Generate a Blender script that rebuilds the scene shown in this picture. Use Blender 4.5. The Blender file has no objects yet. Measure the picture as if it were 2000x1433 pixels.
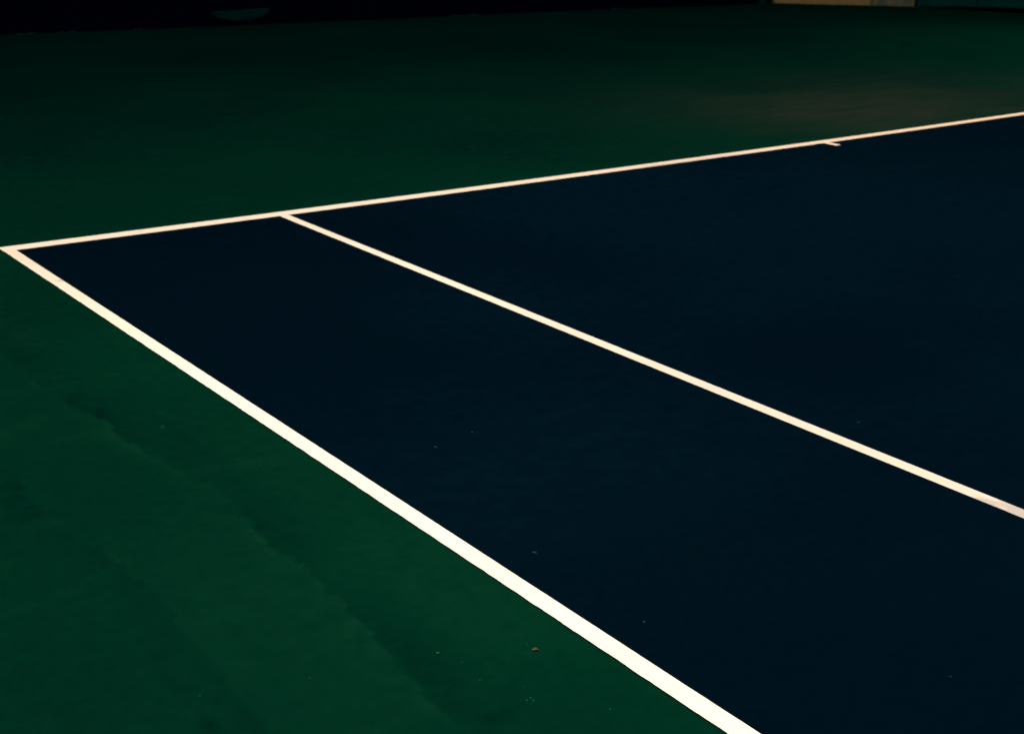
import bpy, bmesh, math, random
import numpy as np
from mathutils import Matrix, Vector, noise
random.seed(7)
S = bpy.context.scene
C = S.collection

# ---------------------------------------------------------------- camera
CAM = np.array([-1.75724, -6.30243, 1.57789]); YAW, PIT, ROL = 0.64043, 0.33331, 0.01611
FPX = 2682.885                                     # focal length for a 2000 px wide picture
def cam_axes():
    f = np.array([math.sin(YAW)*math.cos(PIT), math.cos(YAW)*math.cos(PIT), -math.sin(PIT)])
    r = np.array([math.cos(YAW), -math.sin(YAW), 0.0]); u = np.cross(r, f)
    return r*math.cos(ROL)+u*math.sin(ROL), -r*math.sin(ROL)+u*math.cos(ROL), f
R_, U_, F_ = cam_axes()
cd = bpy.data.cameras.new('camera'); cam = bpy.data.objects.new('camera', cd); C.objects.link(cam)
m = Matrix.Identity(4)
for i in range(3):
    m[i][0], m[i][1], m[i][2], m[i][3] = R_[i], U_[i], -F_[i], CAM[i]
cam.matrix_world = m
cd.sensor_width = 36; cd.lens = FPX/2000*36; cd.clip_start = .05; cd.clip_end = 3000
S.camera = cam
cd.dof.use_dof = True; cd.dof.focus_distance = 3.4; cd.dof.aperture_fstop = 7.1
S.render.resolution_x, S.render.resolution_y = 1024, 733

# ---------------------------------------------------------------- world, sun, exposure
SUN_EL, SUN_AZ = math.radians(43), math.radians(20)   # azimuth clockwise from +Y (beyond the back fence)
w = bpy.data.worlds.new('World'); S.world = w; w.use_nodes = True
nt = w.node_tree; bg = nt.nodes['Background']
sky = nt.nodes.new('ShaderNodeTexSky'); sky.sky_type = 'NISHITA'; sky.sun_disc = False
sky.sun_elevation = SUN_EL; sky.sun_rotation = SUN_AZ
nt.links.new(sky.outputs[0], bg.inputs[0]); bg.inputs[1].default_value = 0.15
sd = bpy.data.lights.new('sun', 'SUN'); sd.energy = 4.0; sd.angle = math.radians(36); sd.color = (1, .94, .84)
so = bpy.data.objects.new('sun', sd); C.objects.link(so)
sdir = Vector((math.sin(SUN_AZ)*math.cos(SUN_EL), math.cos(SUN_AZ)*math.cos(SUN_EL), math.sin(SUN_EL)))
so.rotation_euler = sdir.to_track_quat('Z', 'Y').to_euler(); so.location = (0, 30, 30)
S.view_settings.view_transform = 'Standard'; S.view_settings.look = 'None'
S.view_settings.gamma = 1; S.view_settings.exposure = 0.95

# ---------------------------------------------------------------- helpers
def at(x, y, z=0.0):
    """a spot of the court seen at picture position x, y -> metres on the court"""
    d = F_ + (x-1000)/FPX*R_ - (y-716.5)/FPX*U_
    t = (z-CAM[2])/d[2]
    return CAM + t*d
def P2(pts): return np.array([at(*p)[:2] for p in pts])
def tag(o, label=None, cat=None, group=None, kind=None):
    for k, v in (('label', label), ('category', cat), ('group', group), ('kind', kind)):
        if v: o[k] = v
    return o
def link(name, me, mat, parent=None):
    o = bpy.data.objects.new(name, me); C.objects.link(o)
    if mat: me.materials.append(mat)
    if parent: o.parent = parent
    return o
def from_data(name, v, f, mat, parent=None, smooth=False):
    me = bpy.data.meshes.new(name); me.from_pydata([tuple(p) for p in v], [], [tuple(q) for q in f]); me.update()
    if smooth: me.polygons.foreach_set('use_smooth', [True]*len(me.polygons))
    return link(name, me, mat, parent)
def empty(name, loc=(0, 0, 0)):
    o = bpy.data.objects.new(name, None); C.objects.link(o); o.location = loc; return o
class MB:
    def __init__(s): s.b = bmesh.new()
    def box(s, x0, x1, y0, y1, z0, z1, rz=0, pivot=(0, 0)):
        vs = [s.b.verts.new((x, y, z)) for z in (z0, z1) for y in (y0, y1) for x in (x0, x1)]
        for q in ((0, 2, 3, 1), (4, 5, 7, 6), (0, 1, 5, 4), (2, 6, 7, 3), (0, 4, 6, 2), (1, 3, 7, 5)):
            s.b.faces.new([vs[i] for i in q])
    def tube(s, a, b, r, n=14):
        a, b = Vector(a), Vector(b); q = (b-a).to_track_quat('Z', 'Y')
        ring = lambda c: [s.b.verts.new(c + q @ Vector((r*math.cos(t*2*math.pi/n), r*math.sin(t*2*math.pi/n), 0))) for t in range(n)]
        A, B = ring(a), ring(b)
        for i in range(n): s.b.faces.new((A[i], A[(i+1) % n], B[(i+1) % n], B[i]))
        s.b.faces.new(A[::-1]); s.b.faces.new(B)
    def build(s, name, mat, parent=None, off=(0, 0, 0)):
        bmesh.ops.translate(s.b, verts=s.b.verts, vec=Vector(off))
        bmesh.ops.recalc_face_normals(s.b, faces=s.b.faces)
        me = bpy.data.meshes.new(name); s.b.to_mesh(me); s.b.free()
        return link(name, me, mat, parent)

# ---------------------------------------------------------------- materials
def mat_new(name, rough=.7, spec=.1):
    mt = bpy.data.materials.new(name); mt.use_nodes = True
    b = mt.node_tree.nodes['Principled BSDF']
    b.inputs['Roughness'].default_value = rough; b.inputs['Specular IOR Level'].default_value = spec
    return mt, mt.node_tree, b
def N(nt, t, **kw):
    n = nt.nodes.new(t)
    for k, v in kw.items():
        if k in n.inputs.keys(): n.inputs[k].default_value = v
        else: setattr(n, k, v)
    return n
def mix(nt, fac, a, b, mode='MIX'):
    n = nt.nodes.new('ShaderNodeMix'); n.data_type = 'RGBA'; n.blend_type = mode
    for s, v in ((0, fac), (6, a), (7, b)):
        if hasattr(v, 'is_output'): nt.links.new(v, n.inputs[s])
        elif s == 0: n.inputs[0].default_value = v
        else: n.inputs[s].default_value = (*v, 1) if len(v) == 3 else v
    return n.outputs[2]
def ramp(nt, src, lo, hi, a=0., b=1.):
    n = nt.nodes.new('ShaderNodeMapRange'); n.inputs[1].default_value = lo; n.inputs[2].default_value = hi
    n.inputs[3].default_value = a; n.inputs[4].default_value = b; n.interpolation_type = 'SMOOTHSTEP'
    nt.links.new(src, n.inputs[0]); return n.outputs[0]
def noise_tex(nt, vec, scale, detail=4, rough=.55, dist=0.):
    n = N(nt, 'ShaderNodeTexNoise', Scale=scale, Detail=detail, Roughness=rough, Distortion=dist)
    nt.links.new(vec, n.inputs['Vector']); return n.outputs['Fac']
def mapping(nt, scale=(1, 1, 1), rot=(0, 0, 0), loc=(0, 0, 0)):
    g = nt.nodes.new('ShaderNodeNewGeometry'); mp = nt.nodes.new('ShaderNodeMapping')
    mp.inputs['Scale'].default_value = scale; mp.inputs['Rotation'].default_value = rot; mp.inputs['Location'].default_value = loc
    nt.links.new(g.outputs['Position'], mp.inputs['Vector']); return mp.outputs[0]
def bump(nt, bsdf, h, strength, dist=.001):
    b = N(nt, 'ShaderNodeBump', Strength=strength, Distance=dist); nt.links.new(h, b.inputs['Height'])
    nt.links.new(b.outputs[0], bsdf.inputs['Normal'])

def court_paint(name, base, alt, pale, worn_lit, worn_shade, stain=None):
    mt, nt, b = mat_new(name, .85, 0.)
    g = mapping(nt)
    big = noise_tex(nt, g, .55, 3, .5, .4)
    mid = noise_tex(nt, mapping(nt, (1, 2.2, 1), (0, 0, .5)), 2.2, 5, .6, .6)
    fine = noise_tex(nt, g, 26, 4, .6)
    grit = noise_tex(nt, g, 650, 2, .6)
    col = mix(nt, ramp(nt, big, .36, .66), base, alt)
    col = mix(nt, ramp(nt, mid, .52, .78, 0, .55), col, pale)
    col = mix(nt, ramp(nt, fine, .35, .7, 0, .22), col, tuple(c*.45 for c in base))
    col = mix(nt, ramp(nt, grit, .3, .7, 0, .25), col, tuple(c*.3 for c in base))
    # worn, recoated ridges and painted light falloff, carried as an attribute of the mesh: >0 pale, <0 dark
    at_ = nt.nodes.new('ShaderNodeAttribute'); at_.attribute_name = 'wear_and_light'
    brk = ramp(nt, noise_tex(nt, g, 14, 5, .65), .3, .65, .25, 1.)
    for sgn, c in ((1, worn_lit), (-1, worn_shade)):
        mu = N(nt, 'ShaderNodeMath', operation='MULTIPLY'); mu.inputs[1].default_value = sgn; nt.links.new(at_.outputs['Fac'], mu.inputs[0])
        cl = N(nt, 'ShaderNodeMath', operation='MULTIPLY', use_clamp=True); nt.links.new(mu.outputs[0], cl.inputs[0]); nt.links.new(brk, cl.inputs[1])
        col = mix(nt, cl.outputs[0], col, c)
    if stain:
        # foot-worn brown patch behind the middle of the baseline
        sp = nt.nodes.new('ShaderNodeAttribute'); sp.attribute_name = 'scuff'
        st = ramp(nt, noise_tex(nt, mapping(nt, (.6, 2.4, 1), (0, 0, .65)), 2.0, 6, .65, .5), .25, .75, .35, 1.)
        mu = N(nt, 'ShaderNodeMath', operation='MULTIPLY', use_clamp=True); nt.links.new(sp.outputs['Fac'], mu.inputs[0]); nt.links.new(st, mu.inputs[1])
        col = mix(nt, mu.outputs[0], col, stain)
    # very small pale specks
    v = N(nt, 'ShaderNodeTexVoronoi', Scale=9.); nt.links.new(g, v.inputs['Vector'])
    sel = ramp(nt, v.outputs['Distance'], .012, .026, 1, 0)
    rnd = nt.nodes.new('ShaderNodeSeparateColor'); nt.links.new(v.outputs['Color'], rnd.inputs[0])
    pick = ramp(nt, rnd.outputs[0], .90, .93)
    mu = N(nt, 'ShaderNodeMath', operation='MULTIPLY'); nt.links.new(sel, mu.inputs[0]); nt.links.new(pick, mu.inputs[1])
    mu2 = N(nt, 'ShaderNodeMath', operation='MULTIPLY'); nt.links.new(mu.outputs[0], mu2.inputs[0]); mu2.inputs[1].default_value = .35
    col = mix(nt, mu2.outputs[0], col, tuple(c*3+.01 for c in base))
    nt.links.new(col, b.inputs['Base Color'])
    ad = N(nt, 'ShaderNodeMath', operation='ADD'); nt.links.new(grit, ad.inputs[0]); nt.links.new(fine, ad.inputs[1])
    bump(nt, b, ad.outputs[0], .5, .002)
    return mt
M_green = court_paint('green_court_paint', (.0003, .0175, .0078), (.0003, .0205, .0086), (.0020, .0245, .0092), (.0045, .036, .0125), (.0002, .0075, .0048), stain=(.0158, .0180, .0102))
M_blue = court_paint('blue_court_paint', (.0002, .0034, .0063), (.0003, .0041, .0067), (.0005, .0054, .0080), (.0006, .0070, .0108), (.0001, .0032, .0058))

def line_paint():
    mt, nt, b = mat_new('line_paint', .7, .05)
    g = mapping(nt)
    n1 = noise_tex(nt, g, 3.5, 5, .6); n2 = noise_tex(nt, g, 120, 3, .6)
    col = mix(nt, ramp(nt, n1, .35, .7), (.86, .65, .43), (.83, .61, .40))
    col = mix(nt, ramp(nt, n2, .55, .8, 0, .25), col, (.66, .52, .36))
    a = nt.nodes.new('ShaderNodeAttribute'); a.attribute_name = 'wear_and_light'
    brk = ramp(nt, noise_tex(nt, g, 60, 4, .7), .25, .5, .5, 1)
    mu = N(nt, 'ShaderNodeMath', operation='MULTIPLY', use_clamp=True); nt.links.new(a.outputs['Fac'], mu.inputs[0]); nt.links.new(brk, mu.inputs[1])
    a2 = nt.nodes.new('ShaderNodeAttribute'); a2.attribute_name = 'falloff_tint'  # warm tint painted in where the light falls off along the lines
    col = mix(nt, a2.outputs['Fac'], col, (.80, .45, .225), 'MIX')
    col = mix(nt, mu.outputs[0], col, (.42, .315, .225))
    nt.links.new(col, b.inputs['Base Color']); bump(nt, b, n2, .4, .001)
    return mt
M_line = line_paint()
def cloth(name, c1, c2, scale=3, vert=(1, 1, .25)):
    mt, nt, b = mat_new(name, .9, 0.)
    n = noise_tex(nt, mapping(nt, vert), scale, 5, .6)
    wv = noise_tex(nt, mapping(nt), 300, 2)
    col = mix(nt, ramp(nt, n, .3, .7), c1, c2); nt.links.new(col, b.inputs['Base Color']); bump(nt, b, wv, .3, .001)
    return mt
M_black = cloth('black_mesh_screen', (.0004, .0007, .003), (.0006, .0008, .0035))
M_flap = cloth('green_black_flap', (.0006, .0145, .0085), (.0004, .0085, .0070), 6, (1, 1, 1))
M_tan = cloth('tan_canvas', (.29, .125, .036), (.24, .115, .034), 5)
M_olive = cloth('olive_canvas', (.17, .10, .036), (.075, .065, .033), 9)
M_gscreen = cloth('dark_green_mesh_screen', (.0005, .036, .019), (.0005, .026, .017), 2.5)
M_post = cloth('black_coated_steel', (.0010, .0014, .0018), (.0016, .0022, .0025), 8)
M_hem = cloth('pale_hem', (.001, .02, .015), (.001, .010, .008), 14)
M_shade_kerb = cloth('shade_black', (.0006, .0006, .0009), (.0009, .0009, .0013), 6, (1, 1, 1))  # near-black colour for the shadow in the fence gap
M_shade_building_wall = cloth('shade_building_pale_render', (.60, .57, .52), (.70, .66, .60), 2, (1, 1, 1))  # pale so the added block bounces light onto the court
M_shade_building_glass = cloth('shade_building_glass', (.01, .012, .015), (.015, .018, .02), 1, (1, 1, 1))
M_ground = cloth('dark_soil', (.0035, .005, .003), (.006, .006, .004), .8, (1, 1, 1))

# ---------------------------------------------------------------- court surfaces
ZG, ZB, ZL = -.003, -.0015, 0.0
def interp_y(pts):                 # edge of the hand-painted baseline: offset in metres along its length
    p = np.array([at(*q)[:2] for q in pts]); c = np.polyfit(p[:, 0], p[:, 1], 2)
    return lambda x: np.polyval(c, np.clip(x, -.2, 12.5)), p
base_out, _p = interp_y([(a_, b_+.8+.4*a_/2000) for a_, b_ in [(0, 482.2), (100, 469.7), (250, 450.9), (350, 437.9), (520, 415.9), (620, 403.4), (900, 367.1), (1000, 353.8), (1250, 320.9), (1350, 307.9), (1560, 279.2), (1700, 260.6), (1900, 232.7), (2000, 218)]])
base_in, _q = interp_y([(a_, b_-.6) for a_, b_ in [(100, 480.5), (250, 461.1), (350, 448), (520, 425), (620, 412.8), (900, 376.2), (1000, 362.2), (1250, 329.9), (1350, 316), (1560, 286.5), (1700, 267.3), (1900, 239.3), (2000, 224.7)]])

def seg_info(P, poly):
    """signed distance to a polyline and the position along it (0..1)"""
    best = np.full(len(P), 1e9); sg = np.zeros(len(P)); tt = np.zeros(len(P)); n = len(poly)-1
    for i in range(n):
        a, b = poly[i], poly[i+1]; d = b-a; L = (d@d)
        t = np.clip(((P-a)@d)/L, 0, 1); q = a+t[:, None]*d; r = P-q; ds = np.hypot(r[:, 0], r[:, 1])
        cr = d[0]*r[:, 1]-d[1]*r[:, 0]; m_ = ds < best
        best[m_] = ds[m_]; sg[m_] = np.sign(cr[m_]); tt[m_] = (i+t[m_])/n
    return best*sg, tt
def wob(P, s, amp):
    return np.array([noise.fractal(Vector((p[0]*s, p[1]*s, .3)), .8, 2., 4) for p in P])*amp

def grid_plane(name, xs, ys, z, mat, attrs):
    X, Y = np.meshgrid(xs, ys); P = np.stack([X.ravel(), Y.ravel()], 1)
    nx, ny = len(xs), len(ys)
    f = [(j*nx+i, j*nx+i+1, (j+1)*nx+i+1, (j+1)*nx+i) for j in range(ny-1) for i in range(nx-1)]
    o = from_data(name, [(p[0], p[1], z) for p in P], f, mat)
    for k, fn in attrs.items():
        a = o.data.attributes.new(k, 'FLOAT', 'POINT'); a.data.foreach_set('value', fn(P).astype(np.float32))
    return o

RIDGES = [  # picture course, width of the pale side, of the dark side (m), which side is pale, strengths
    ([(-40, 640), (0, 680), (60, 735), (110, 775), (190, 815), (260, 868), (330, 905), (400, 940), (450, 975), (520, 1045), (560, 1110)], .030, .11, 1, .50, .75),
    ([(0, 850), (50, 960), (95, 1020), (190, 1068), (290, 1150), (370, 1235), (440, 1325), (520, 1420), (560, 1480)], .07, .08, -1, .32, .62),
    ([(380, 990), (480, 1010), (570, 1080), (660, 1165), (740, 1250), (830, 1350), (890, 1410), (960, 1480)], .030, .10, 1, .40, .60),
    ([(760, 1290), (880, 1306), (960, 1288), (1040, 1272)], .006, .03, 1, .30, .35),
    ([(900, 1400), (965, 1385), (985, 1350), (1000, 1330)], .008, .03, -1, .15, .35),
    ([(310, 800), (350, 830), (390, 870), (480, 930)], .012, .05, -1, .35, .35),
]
def wear_and_light_green(P):
    out = np.zeros(len(P))
    near = (P[:, 0] < .3) & (P[:, 0] > -3) & (P[:, 1] < 0) & (P[:, 1] > -6.2)
    Q = P[near]
    if len(Q):
        n1 = wob(Q, 7., 1.0); n2 = wob(Q+5, 2.2, 1.0); n3 = wob(Q*np.array([1., .5])+3, 5.5, 1.0); acc = np.zeros(len(Q))
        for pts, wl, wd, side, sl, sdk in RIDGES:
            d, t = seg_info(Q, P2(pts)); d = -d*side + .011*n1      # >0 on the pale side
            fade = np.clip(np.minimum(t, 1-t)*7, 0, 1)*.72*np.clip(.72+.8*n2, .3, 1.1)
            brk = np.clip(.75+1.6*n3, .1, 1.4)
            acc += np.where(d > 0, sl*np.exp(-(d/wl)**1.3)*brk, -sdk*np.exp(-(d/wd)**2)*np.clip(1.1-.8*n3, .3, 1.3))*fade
        for (px, py, rr, v) in ((20, 590, .75, -.45), (0, 1000, .35, -.25), (20, 1420, .4, -.4), (1050, 1400, .22, -.3), (760, 1180, .7, .20), (520, 860, .35, .10)):  # broad light falloff painted in: darker corner and edges, brighter middle
            acc += v*np.exp(-(np.hypot(*(Q-at(px, py)[:2]).T)/rr)**2)
        # small scuffs and dark spots
        for (px, py, r, v) in ((318, 833, .012, 1.), (322, 802, .016, .35), (375, 873, .02, .4), (70, 742, .022, .35), (1036, 1366, .008, .8), (1043, 1274, .012, .35),
                               (95, 1268, .012, -.8), (310, 1280, .02, -.7), (360, 1340, .02, -.6), (410, 1415, .022, -.9), (390, 1358, .003, 1.5), (600, 1325, .003, 1.6), (405, 1302, .005, .8)):
            c = at(px, py)[:2]; r_ = np.hypot(*(Q-c).T); acc += v*np.exp(-(r_/r)**2)*np.clip(.7+n1, 0, 1.3)
        out[near] = acc
    far = (P[:, 1] > 0)
    Q = P[far]
    if len(Q):
        out[far] = -.10-.22*np.exp(-((Q[:, 1]-1.2)/2.2)**2)-.55*np.clip(wob(Q+9, .55, 1.), 0, 1) - .9*np.exp(-(np.hypot(*(Q-at(1771, 88)[:2]).T)/.07)**2)  # light falloff painted darker behind the baseline, plus mottle and a spot
    return out
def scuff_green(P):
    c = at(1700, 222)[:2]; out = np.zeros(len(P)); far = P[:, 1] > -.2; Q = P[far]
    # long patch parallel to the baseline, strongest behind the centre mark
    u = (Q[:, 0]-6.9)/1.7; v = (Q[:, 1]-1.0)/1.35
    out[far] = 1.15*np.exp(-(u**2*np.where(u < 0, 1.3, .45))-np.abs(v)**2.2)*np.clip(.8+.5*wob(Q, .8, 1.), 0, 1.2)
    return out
xs = np.unique(np.concatenate([np.linspace(-9, -2.6, 12), np.arange(-2.6, .1, .016), np.arange(.1, 18.6, .2)]))
ys = np.unique(np.concatenate([np.linspace(-16, -6, 12), np.arange(-5.6, 0, .016), np.arange(0, 10.2, .12)]))
court = grid_plane('court_surround', xs, ys, ZG, M_green, {'wear_and_light': wear_and_light_green, 'scuff': scuff_green})
tag(court, 'dark green painted hard court surface around the blue playing area', kind='structure')

# blue playing area: its far edge follows the painted baseline
bx = np.arange(.03, 10.95, .12); by = np.arange(-15.9, -.05, .12)
vb = []; fb = []
for j, y in enumerate(by):
    t = (y-by[0])/(by[-1]-by[0])
    for x in bx: vb.append((x, y if j < len(by)-1 else float((base_out(x)+base_in(x))/2), ZB))
nx = len(bx)
for j in range(len(by)-1):
    for i in range(nx-1): fb.append((j*nx+i, j*nx+i+1, (j+1)*nx+i+1, (j+1)*nx+i))
blue = from_data('playing_area', vb, fb, M_blue)
Pb = np.array(vb)[:, :2]
wv = wob(Pb, .9, .22)
for (px, py, r, v) in ((1735, 988, .05, -1.), (758, 446, .05, -.9), (1600, 700, .35, -.4), (1100, 900, 1.0, .25), (1350, 390, 2.2, .55), (1550, 1330, .4, -.6), (250, 540, .8, -.9), (1950, 1200, .6, -.6)):  # widest patches paint in the uneven light; the smallest are dark spots
    wv += v*np.exp(-(np.hypot(*(Pb-at(px, py)[:2]).T)/r)**2)
blue.data.attributes.new('wear_and_light', 'FLOAT', 'POINT').data.foreach_set('value', wv.astype(np.float32))
tag(blue, 'dark navy blue painted playing area inside the white court lines', kind='structure')

def soil():
    me = from_data('ground', [(-900, -900, -.03), (900, -900, -.03), (900, 900, -.03), (-900, 900, -.03)], [(0, 1, 2, 3)], M_ground)
    tag(me, 'dark bare soil beyond the fences of the court', kind='structure')
soil()

# ---------------------------------------------------------------- painted lines
def strip(name, along, left, right, mat, n_across=10, rough=(0, 0), wear_and_light=None, label=None, z=ZL, chip=0., falloff_tint=None):
    """along: parameter values; left/right: functions -> (x, y) of the two edges"""
    v = []; f = []
    for k, t in enumerate(along):
        a, b = np.array(left(t)), np.array(right(t)); d = (b-a)/np.hypot(*(b-a))
        ja = rough[0]*(noise.fractal(Vector((t*22, 1.3, 0)), .9, 2., 4)); jb = rough[1]*(noise.fractal(Vector((t*22, 7.7, 0)), .9, 2., 4))
        if chip and noise.noise(Vector((t*9, 3.1, 0))) > .33: ja += chip*noise.noise(Vector((t*60, 9.1, 0)))
        a = a+d*ja; b = b+d*jb
        for i in range(n_across+1):
            p = a+(b-a)*i/n_across; v.append((p[0], p[1], z))
    n = n_across+1
    for k in range(len(along)-1):
        for i in range(n_across): f.append((k*n+i, k*n+i+1, (k+1)*n+i+1, (k+1)*n+i))
    o = from_data(name, v, f, mat)
    P = np.array(v)[:, :2]; wv_ = wear_and_light(P) if wear_and_light else np.zeros(len(P))
    o.data.attributes.new('wear_and_light', 'FLOAT', 'POINT').data.foreach_set('value', np.asarray(wv_, np.float32))
    ye = falloff_tint(P) if falloff_tint else np.zeros(len(P))
    o.data.attributes.new('falloff_tint', 'FLOAT', 'POINT').data.foreach_set('value', np.asarray(ye, np.float32))
    tag(o, label, kind='structure')
    return o
def spots(lst):
    def fn(P):
        out = np.zeros(len(P))
        for (px, py, r, v_) in lst: out += v_*np.exp(-(np.hypot(*(P-at(px, py)[:2]).T)/r)**2)
        return out
    return fn
# baseline, slightly bowed as it was painted; joint crack and pale old paint
def base_wear(P):
    out = spots([(272, 453, .012, 1.), (276, 448, .010, 1.), (480, 428, .02, .5), (700, 398, .02, .3)])(P)
    mid = (base_out(P[:, 0])*.35+base_in(P[:, 0])*.65)
    c0, c1 = at(1200, 330)[0], at(1470, 292)[0]
    env = np.clip((P[:, 0]-c0)/.25, 0, 1)*np.clip((c1-P[:, 0])/.3, 0, 1)
    out += env*.5*np.exp(-((P[:, 1]-mid)/.018)**2)
    x_end = at(1000, 353)[0]
    return out
strip('baseline', np.arange(0, 10.97, .02), lambda t: (t, float(base_out(t))), lambda t: (t, float(base_in(t))), M_line, 8, (.0016, .0016), base_wear,
      'long cream white baseline running from the left corner to the right edge', falloff_tint=lambda P: .30+.70*np.clip((P[:, 0]-1.5)/8, 0, 1))  # orange grows to the right as painted light falloff
yb = lambda x: float(base_in(x))-.0002
dbl_o = lambda t: (0+.0+.0*t, -t); 
strip('doubles_sideline', np.concatenate([np.arange(-yb(.03), 6.3, .008), np.arange(6.3, 15.9, .1)]), lambda t: (.0012, -t), lambda t: (.0540, -t), M_line, 6, (.0014, .0005),
      spots([(117, 548, .018, .8), (128, 570, .01, .5), (60, 515, .02, .2), (1320, 1345, .02, .25)]),
      'thickest white sideline running from the left corner down to the bottom edge', chip=.005,
      falloff_tint=lambda P: .48*np.clip((P[:, 1]+2.)/2., 0, 1))  # corner end tinted for the dimmer light there
def singles_wear_and_light(P):
    out = spots([(1922, 977, .016, .9), (1912, 973, .012, .8), (1930, 984, .014, .8), (1936, 978, .004, .9), (1953, 987, .005, .9), (1959, 988, .005, .9), (1870, 951, .005, .6), (1962, 978, .012, 1.), (1922, 982, .012, 1.)])(P)
    yc = at(1966, 988)[1]
    e = yc + .012*np.array([noise.noise(Vector((p[0]*160, p[1]*40, 0))) for p in P])
    out = out + .10+.38*np.clip((-P[:, 1]-1.6)/1.6, 0, 1)  # light falling off to the right, put into the paint as dimming
    return np.maximum(out, np.clip((e-P[:, 1])/.002, 0, 1)*2.2)
strip('singles_sideline', np.concatenate([np.arange(-yb(1.4), 3.2, .008), np.arange(3.2, 3.7, .003), np.arange(3.7, 15.9, .05)]), lambda t: (1.3745, -t), lambda t: (1.4240, -t), M_line, 12, (.0007, .0007), singles_wear_and_light,
      'thinner white sideline crossing the blue area from the baseline to the right edge', falloff_tint=lambda P: .20+.05*np.clip((-P[:, 1]-1.5)/2, 0, 1)+.1*np.clip((P[:, 1]+1.)/1., 0, 1))
strip('centre_mark', np.arange(-yb(5.485), -yb(5.485)+.115, .01), lambda t: (5.459, -t), lambda t: (5.511, -t), M_line, 4, (.001, .001), None,
      'short white tick sticking out of the baseline at its middle', falloff_tint=lambda P: np.full(len(P), .6))

# ---------------------------------------------------------------- fences
def wavy_panel(a, b, z0a, z0b, z1, mat, name, parent, amp=.012, seed=0, hole=None):
    a, b = Vector((*a, 0)), Vector((*b, 0)); L = (b-a).length; d = (b-a)/L; nrm = Vector((-d.y, d.x, 0))
    nx_, nz = max(8, int(L/.05)), 26
    v, f = [], []
    for j in range(nz+1):
        for i in range(nx_+1):
            s = i/nx_; t = j/nz; z0 = z0a+(z0b-z0a)*s + .010*noise.noise(Vector((s*L*3, seed, 0)))*(1 if z0a+z0b > .03 else .25)
            z = z0+(z1-z0)*t**1.5
            w_ = amp*noise.noise(Vector((s*L*1.8+seed, z*.5, seed)))+amp*.5*noise.noise(Vector((s*L*6+seed, z*.8, seed)))
            p = a+d*(s*L)+nrm*w_; v.append((p.x, p.y, z))
    n = nx_+1
    for j in range(nz):
        for i in range(nx_): f.append((j*n+i, j*n+i+1, (j+1)*n+i+1, (j+1)*n+i))
    o = from_data(name, v, f, mat, parent, True)
    md = o.modifiers.new('thickness', 'SOLIDIFY'); md.thickness = .004
    return o
def post_at(p, h, parent, r=.03, z0=-.03):
    m_ = MB(); m_.tube((p[0], p[1], z0), (p[0], p[1], h), r)
    m_.tube((p[0], p[1], h), (p[0], p[1], h+.02), r*1.25)
    o = m_.build('post', M_post, parent); return o

# back fence: its foot as measured on the court
H = 3.6
foot = [(-9, 9.62), (-6, 9.58), (-3, 9.54), (.0, 9.52), (2.9, 9.47), (5.6, 9.33), (8.3, 9.24), (11.2, 9.2), (14.25, 8.96)]
bf = empty('fence', (2.9, 9.47, 0)); off = Vector((-2.9, -9.47, 0))
tag(bf, 'black screened fence behind the baseline along the far left', 'fence')
def sub(p): return (p[0]-2.9, p[1]-9.47)
for i in range(len(foot)-1):
    wavy_panel(sub(foot[i]), sub(foot[i+1]), -.006, -.006, H-.05, M_black, 'screen', bf, .010, i*3.1)
for i, p in enumerate(foot): 
    q = sub(p); post_at((q[0], q[1]+.06), H, bf)
for z in (.10, H-.03):
    m_ = MB()
    for i in range(len(foot)-1):
        a, b = sub(foot[i]), sub(foot[i+1]); m_.tube((a[0], a[1]+.045, z), (b[0], b[1]+.045, z), .02)
    m_.build('rail', M_post, bf)
# half-moon wind vent of the screen: a flap hanging open, its curve downwards
def vent(px0, px1, py_top, py_bot):
    ry = lambda px: np.interp(px, [0, 700, 1490], [9.48, 9.24, 8.9])
    def on_wall(px, py):
        d = F_+(px-1000)/FPX*R_-(py-716.5)/FPX*U_; t = (9.27-CAM[1])/d[1]; return CAM+t*d
    a, b = on_wall(px0, py_top+4), on_wall(px1, py_top-3); c = on_wall((px0+px1)/2, py_bot)
    mid = (a+b)/2; w_ = (b[0]-a[0])/2; hgt = mid[2]-c[2]
    v, f = [], []; n, mrow = 40, 10
    for j in range(mrow+1):
        r = j/mrow
        for i in range(n+1):
            th = math.pi*i/n
            x = mid[0]-w_*math.cos(th); z = a[2]+(b[2]-a[2])*(x-a[0])/(2*w_) - hgt*math.sin(th)*r**.9
            y = 9.27-.06*math.sin(th)*r*(1.2-.4*r); v.append((x-2.9, y-9.47, z))
    for j in range(mrow):
        for i in range(n): k = j*(n+1)+i; f.append((k, k+1, k+n+2, k+n+1))
    o = from_data('vent_flap', v, f, M_flap, bf, True)
    o['label'] = 'faint green half-moon wind flap of the black screen'
    md = o.modifiers.new('thickness', 'SOLIDIFY'); md.thickness = .003
vent(412, 526, 19, 40)
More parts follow.
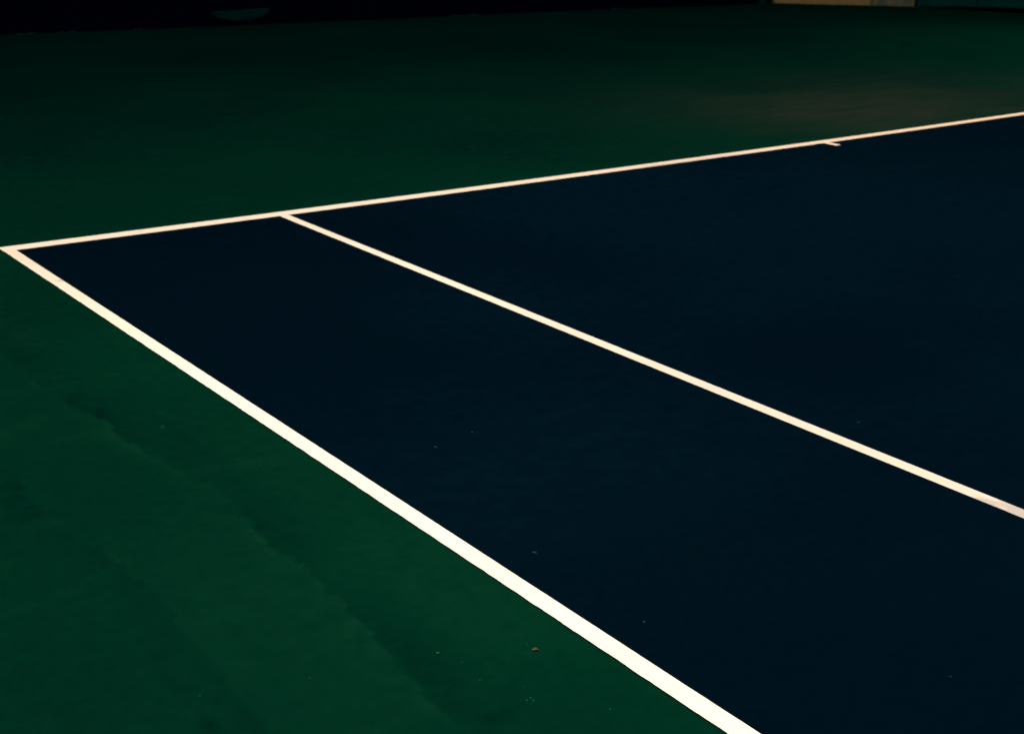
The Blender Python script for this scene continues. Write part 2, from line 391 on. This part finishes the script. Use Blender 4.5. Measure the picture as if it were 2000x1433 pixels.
# torn pale bits of the bottom hem
for (x0, x1, yy) in ((30, 88, 69), (118, 172, 66), (275, 300, 62), (885, 980, 34), (1190, 1225, 19)):
    a, b = at(x0, yy), at(x1, yy-1.5*(x1-x0)/50*.0-1)
    fy = np.interp([a[0], b[0]], [p[0] for p in foot], [p[1] for p in foot])
    n = 14; v, f = [], []
    for i in range(n+1):
        s = i/n; x = a[0]+(b[0]-a[0])*s; y = fy[0]+(fy[1]-fy[0])*s-.03-.012*math.sin(s*9+x0)
        h_ = .022*(math.sin(math.pi*s)**.5)*(.7+.3*math.sin(s*13+x0))
        v += [(x-2.9, y-9.47, -.007), (x-2.9, y+.02-9.47, -.006+h_)]
    for i in range(n): f.append((2*i, 2*i+2, 2*i+3, 2*i+1))
    from_data('hem', v, f, M_hem, bf)

# tan wall across the corner
cw = empty('corner_screen', (14.45, 8.95, 0)); tag(cw, 'tan brown canvas screen across the far corner of the court', 'screen')
A = (0.06, -.03); MID = (1.12, -1.05); B = (1.60, -1.50)
wavy_panel(A, MID, -.006, -.006, H-.3, M_tan, 'canvas', cw, .03, 4.4)
oc = wavy_panel(MID, B, -.006, -.006, H-.3, M_olive, 'canvas', cw, .05, 9.4)
oc['label'] = 'darker olive brown strip of canvas with folds'
post_at((-.03, .0), H, cw, .045); post_at((B[0]+.08, B[1]+.06), H, cw, .03)
m_ = MB(); m_.tube((A[0], A[1]+.06, H-.27), (B[0], B[1]+.06, H-.27), .02); m_.build('rail', M_post, cw)

# green side fence, its screen lifting off the ground to the right
gf = empty('fence', (16.05, 7.4, 0)); tag(gf, 'dark green screened fence at the far right with a black gap below', 'fence')
G = [(0.0, .02), (.20, -.9), (.36, -1.75), (.47, -2.7), (.52, -5.4), (.55, -8.1), (.58, -10.8), (.6, -13.5), (.62, -16.2)]
gz = [0.0, .055, .075, .09, .09, .09, .09, .09, .09]
for i in range(len(G)-1):
    wavy_panel(G[i], G[i+1], gz[i], gz[i+1], H-.05, M_gscreen, 'screen', gf, .02, i*2.3)
for i, p in enumerate(G):
    if i in (0, 3, 4, 5, 6, 7, 8): post_at((p[0]+.10, p[1]), H-.12, gf)
m_ = MB()
for i in range(len(G)-1): m_.tube((G[i][0]+.05, G[i][1], H-.09), (G[i+1][0]+.05, G[i+1][1], H-.09), .02)
m_.build('rail', M_post, gf)
# low dark kerb painted near-black as the shadow in the gap
v, f = [], []
for p in G:
    for dx, z in ((.10, -.02), (.10, .22), (.28, .22), (.28, -.02)): v.append((16.05+p[0]+dx, 7.4+p[1], z))
for i in range(len(G)-1):
    for k in range(3): f.append((i*4+k, i*4+k+1, i*4+k+5, i*4+k+4))
kb = from_data('shade_kerb', v, f, M_shade_kerb); tag(kb, 'low near-black kerb standing in for the shadow under the green side fence', kind='structure')

# the building behind the back fence, out of view, added only to shade the far end of the court
BH = 11.8
bd = empty('shade_building', (2, 15.5, 0)); tag(bd, 'added unseen pale building standing behind the back fence', 'shade_building')
m_ = MB(); m_.box(-45, 15, -4, 4, -.03, BH); m_.build('shade_building_wall', M_shade_building_wall, bd)  # bulk of the added block, sized for the shade it casts
m_ = MB(); m_.box(-45.15, 15.15, -4.15, 4.15, BH, BH+.18); m_.build('shade_building_roof', M_post, bd)
first = None
for k in range(11):
    for z in (4.2, 6.8):
        if first is None:
            m_ = MB(); m_.box(-.6, .6, -.05, .05, 0, 1.4); first = m_.build('shade_building_window', M_shade_building_glass, bd); o = first
            m_ = MB(); m_.box(-.68, .68, -.09, .05, -.08, -.002); sill = m_.build('shade_building_sill', M_shade_building_wall, o)
        else:
            o = first.copy(); C.objects.link(o); o.parent = bd; s2 = sill.copy(); C.objects.link(s2); s2.parent = o
        o.location = (-22+k*3.2, -4.0, z)

# ---------------------------------------------------------------- litter
def simple_mat(name, c1, c2):
    return cloth(name, c1, c2, 200, (1, 1, 1))
M_leaf = simple_mat('dry_leaf', (.42, .22, .08), (.22, .10, .03)); M_bit = simple_mat('green_leaf_bit', (.05, .11, .02), (.02, .06, .02))
M_fleck = simple_mat('pale_grit', (.016, .055, .034), (.012, .040, .026)); M_bfleck = simple_mat('teal_grit', (.008, .035, .034), (.006, .025, .028))
def curled_leaf(px, py, L, W, curl, rot, mat, name, label, cat, group=None):
    c = at(px, py, ZG); v, f = [], []; n, m2 = 12, 8
    for i in range(n+1):
        s = i/n; wd = W*math.sin(math.pi*min(1, .06+s*.92))**.7
        for j in range(m2+1):
            t = (j/m2-.5)*2; ang = t*curl
            v.append((wd*math.sin(ang)/max(curl, .3), (s-.5)*L, .0006+wd*(1-math.cos(ang))/max(curl, .3)+.0012*math.sin(s*5)**2))
    for i in range(n):
        for j in range(m2): k = i*(m2+1)+j; f.append((k, k+1, k+m2+2, k+m2+1))
    o = from_data(name, v, f, mat, None, True)
    o.modifiers.new('thickness', 'SOLIDIFY').thickness = .0004
    o.location = c; o.rotation_euler = (0, 0, rot); tag(o, label, cat, group); return o
curled_leaf(1045, 1269, .0125, .0048, 1.6, math.radians(62), M_leaf, 'dry_leaf', 'tiny curled orange brown leaf on green court near the thick sideline', 'leaf')
curled_leaf(855, 1275.5, .008, .003, .9, math.radians(50), M_bit, 'leaf_fragment', 'tiny yellow green leaf fragment on the green court left of the orange leaf', 'leaf')
def crumb(px, py, r, mat, label, group, z):
    c = at(px, py, z); bm = bmesh.new(); bmesh.ops.create_icosphere(bm, subdivisions=2, radius=1)
    for vv in bm.verts:
        k = 1+.35*noise.noise(vv.co*1.7+Vector((px, py, 0))); vv.co = Vector((vv.co.x*k*r*1.7, vv.co.y*k*r, vv.co.z*k*r*.35))
    me = bpy.data.meshes.new('grit'); bm.to_mesh(me); bm.free(); o = link('grit', me, mat)
    o.location = (c[0], c[1], z+r*.2); o.rotation_euler = (0, 0, px*.7); tag(o, label, 'grit', group)
for (px, py, r, lab) in (
    (1029, 1367, .0018, 'left speck of the three close pale specks below the orange leaf'),
    (1037, 1362, .0016, 'upper speck of the three close pale specks below the orange leaf'),
    (1042, 1367, .0017, 'right speck of the three close pale specks below the orange leaf'),
    (938, 1327, .0018, 'tiny pale speck on green court between the green fragment and the three specks'),
    (902, 1293, .0014, 'tiny dim speck on green court just right of the green leaf fragment'),
    (1191, 1384, .0015, 'tiny dim speck on green court nearest the bottom of the thick sideline'),
    (605, 1323, .0016, 'tiny pale speck on green court, left of the green leaf fragment near the bottom'),
    (390, 1358, .0018, 'tiny pale speck on green court, lowest one in the bottom left'),
    (318, 832, .0030, 'long pale fleck on green court beside the upper worn ridge'),
    (509, 908, .0022, 'tiny dim speck on green court close to the middle of the thick sideline')):
    crumb(px, py, r, M_fleck, lab, 'pale grit flecks on the green court', ZG)
for (px, py, r, lab) in (
    (1044, 1079, .0042, 'largest teal fleck on the blue court, close to the thick sideline'),
    (850, 873, .0040, 'left one of the two neighbouring teal flecks in the blue alley'),
    (922, 844, .0030, 'right one of the two neighbouring teal flecks in the blue alley'),
    (1258, 1214, .0028, 'teal fleck on the blue court lowest beside the thick sideline'),
    (1677, 825, .0035, 'teal fleck on blue court just above the thinner inner sideline'),
    (1857, 1321, .0018, 'teal fleck on the blue court near the bottom right corner')):
    crumb(px, py, r, M_bfleck, lab, 'teal grit flecks on the blue court', ZB)
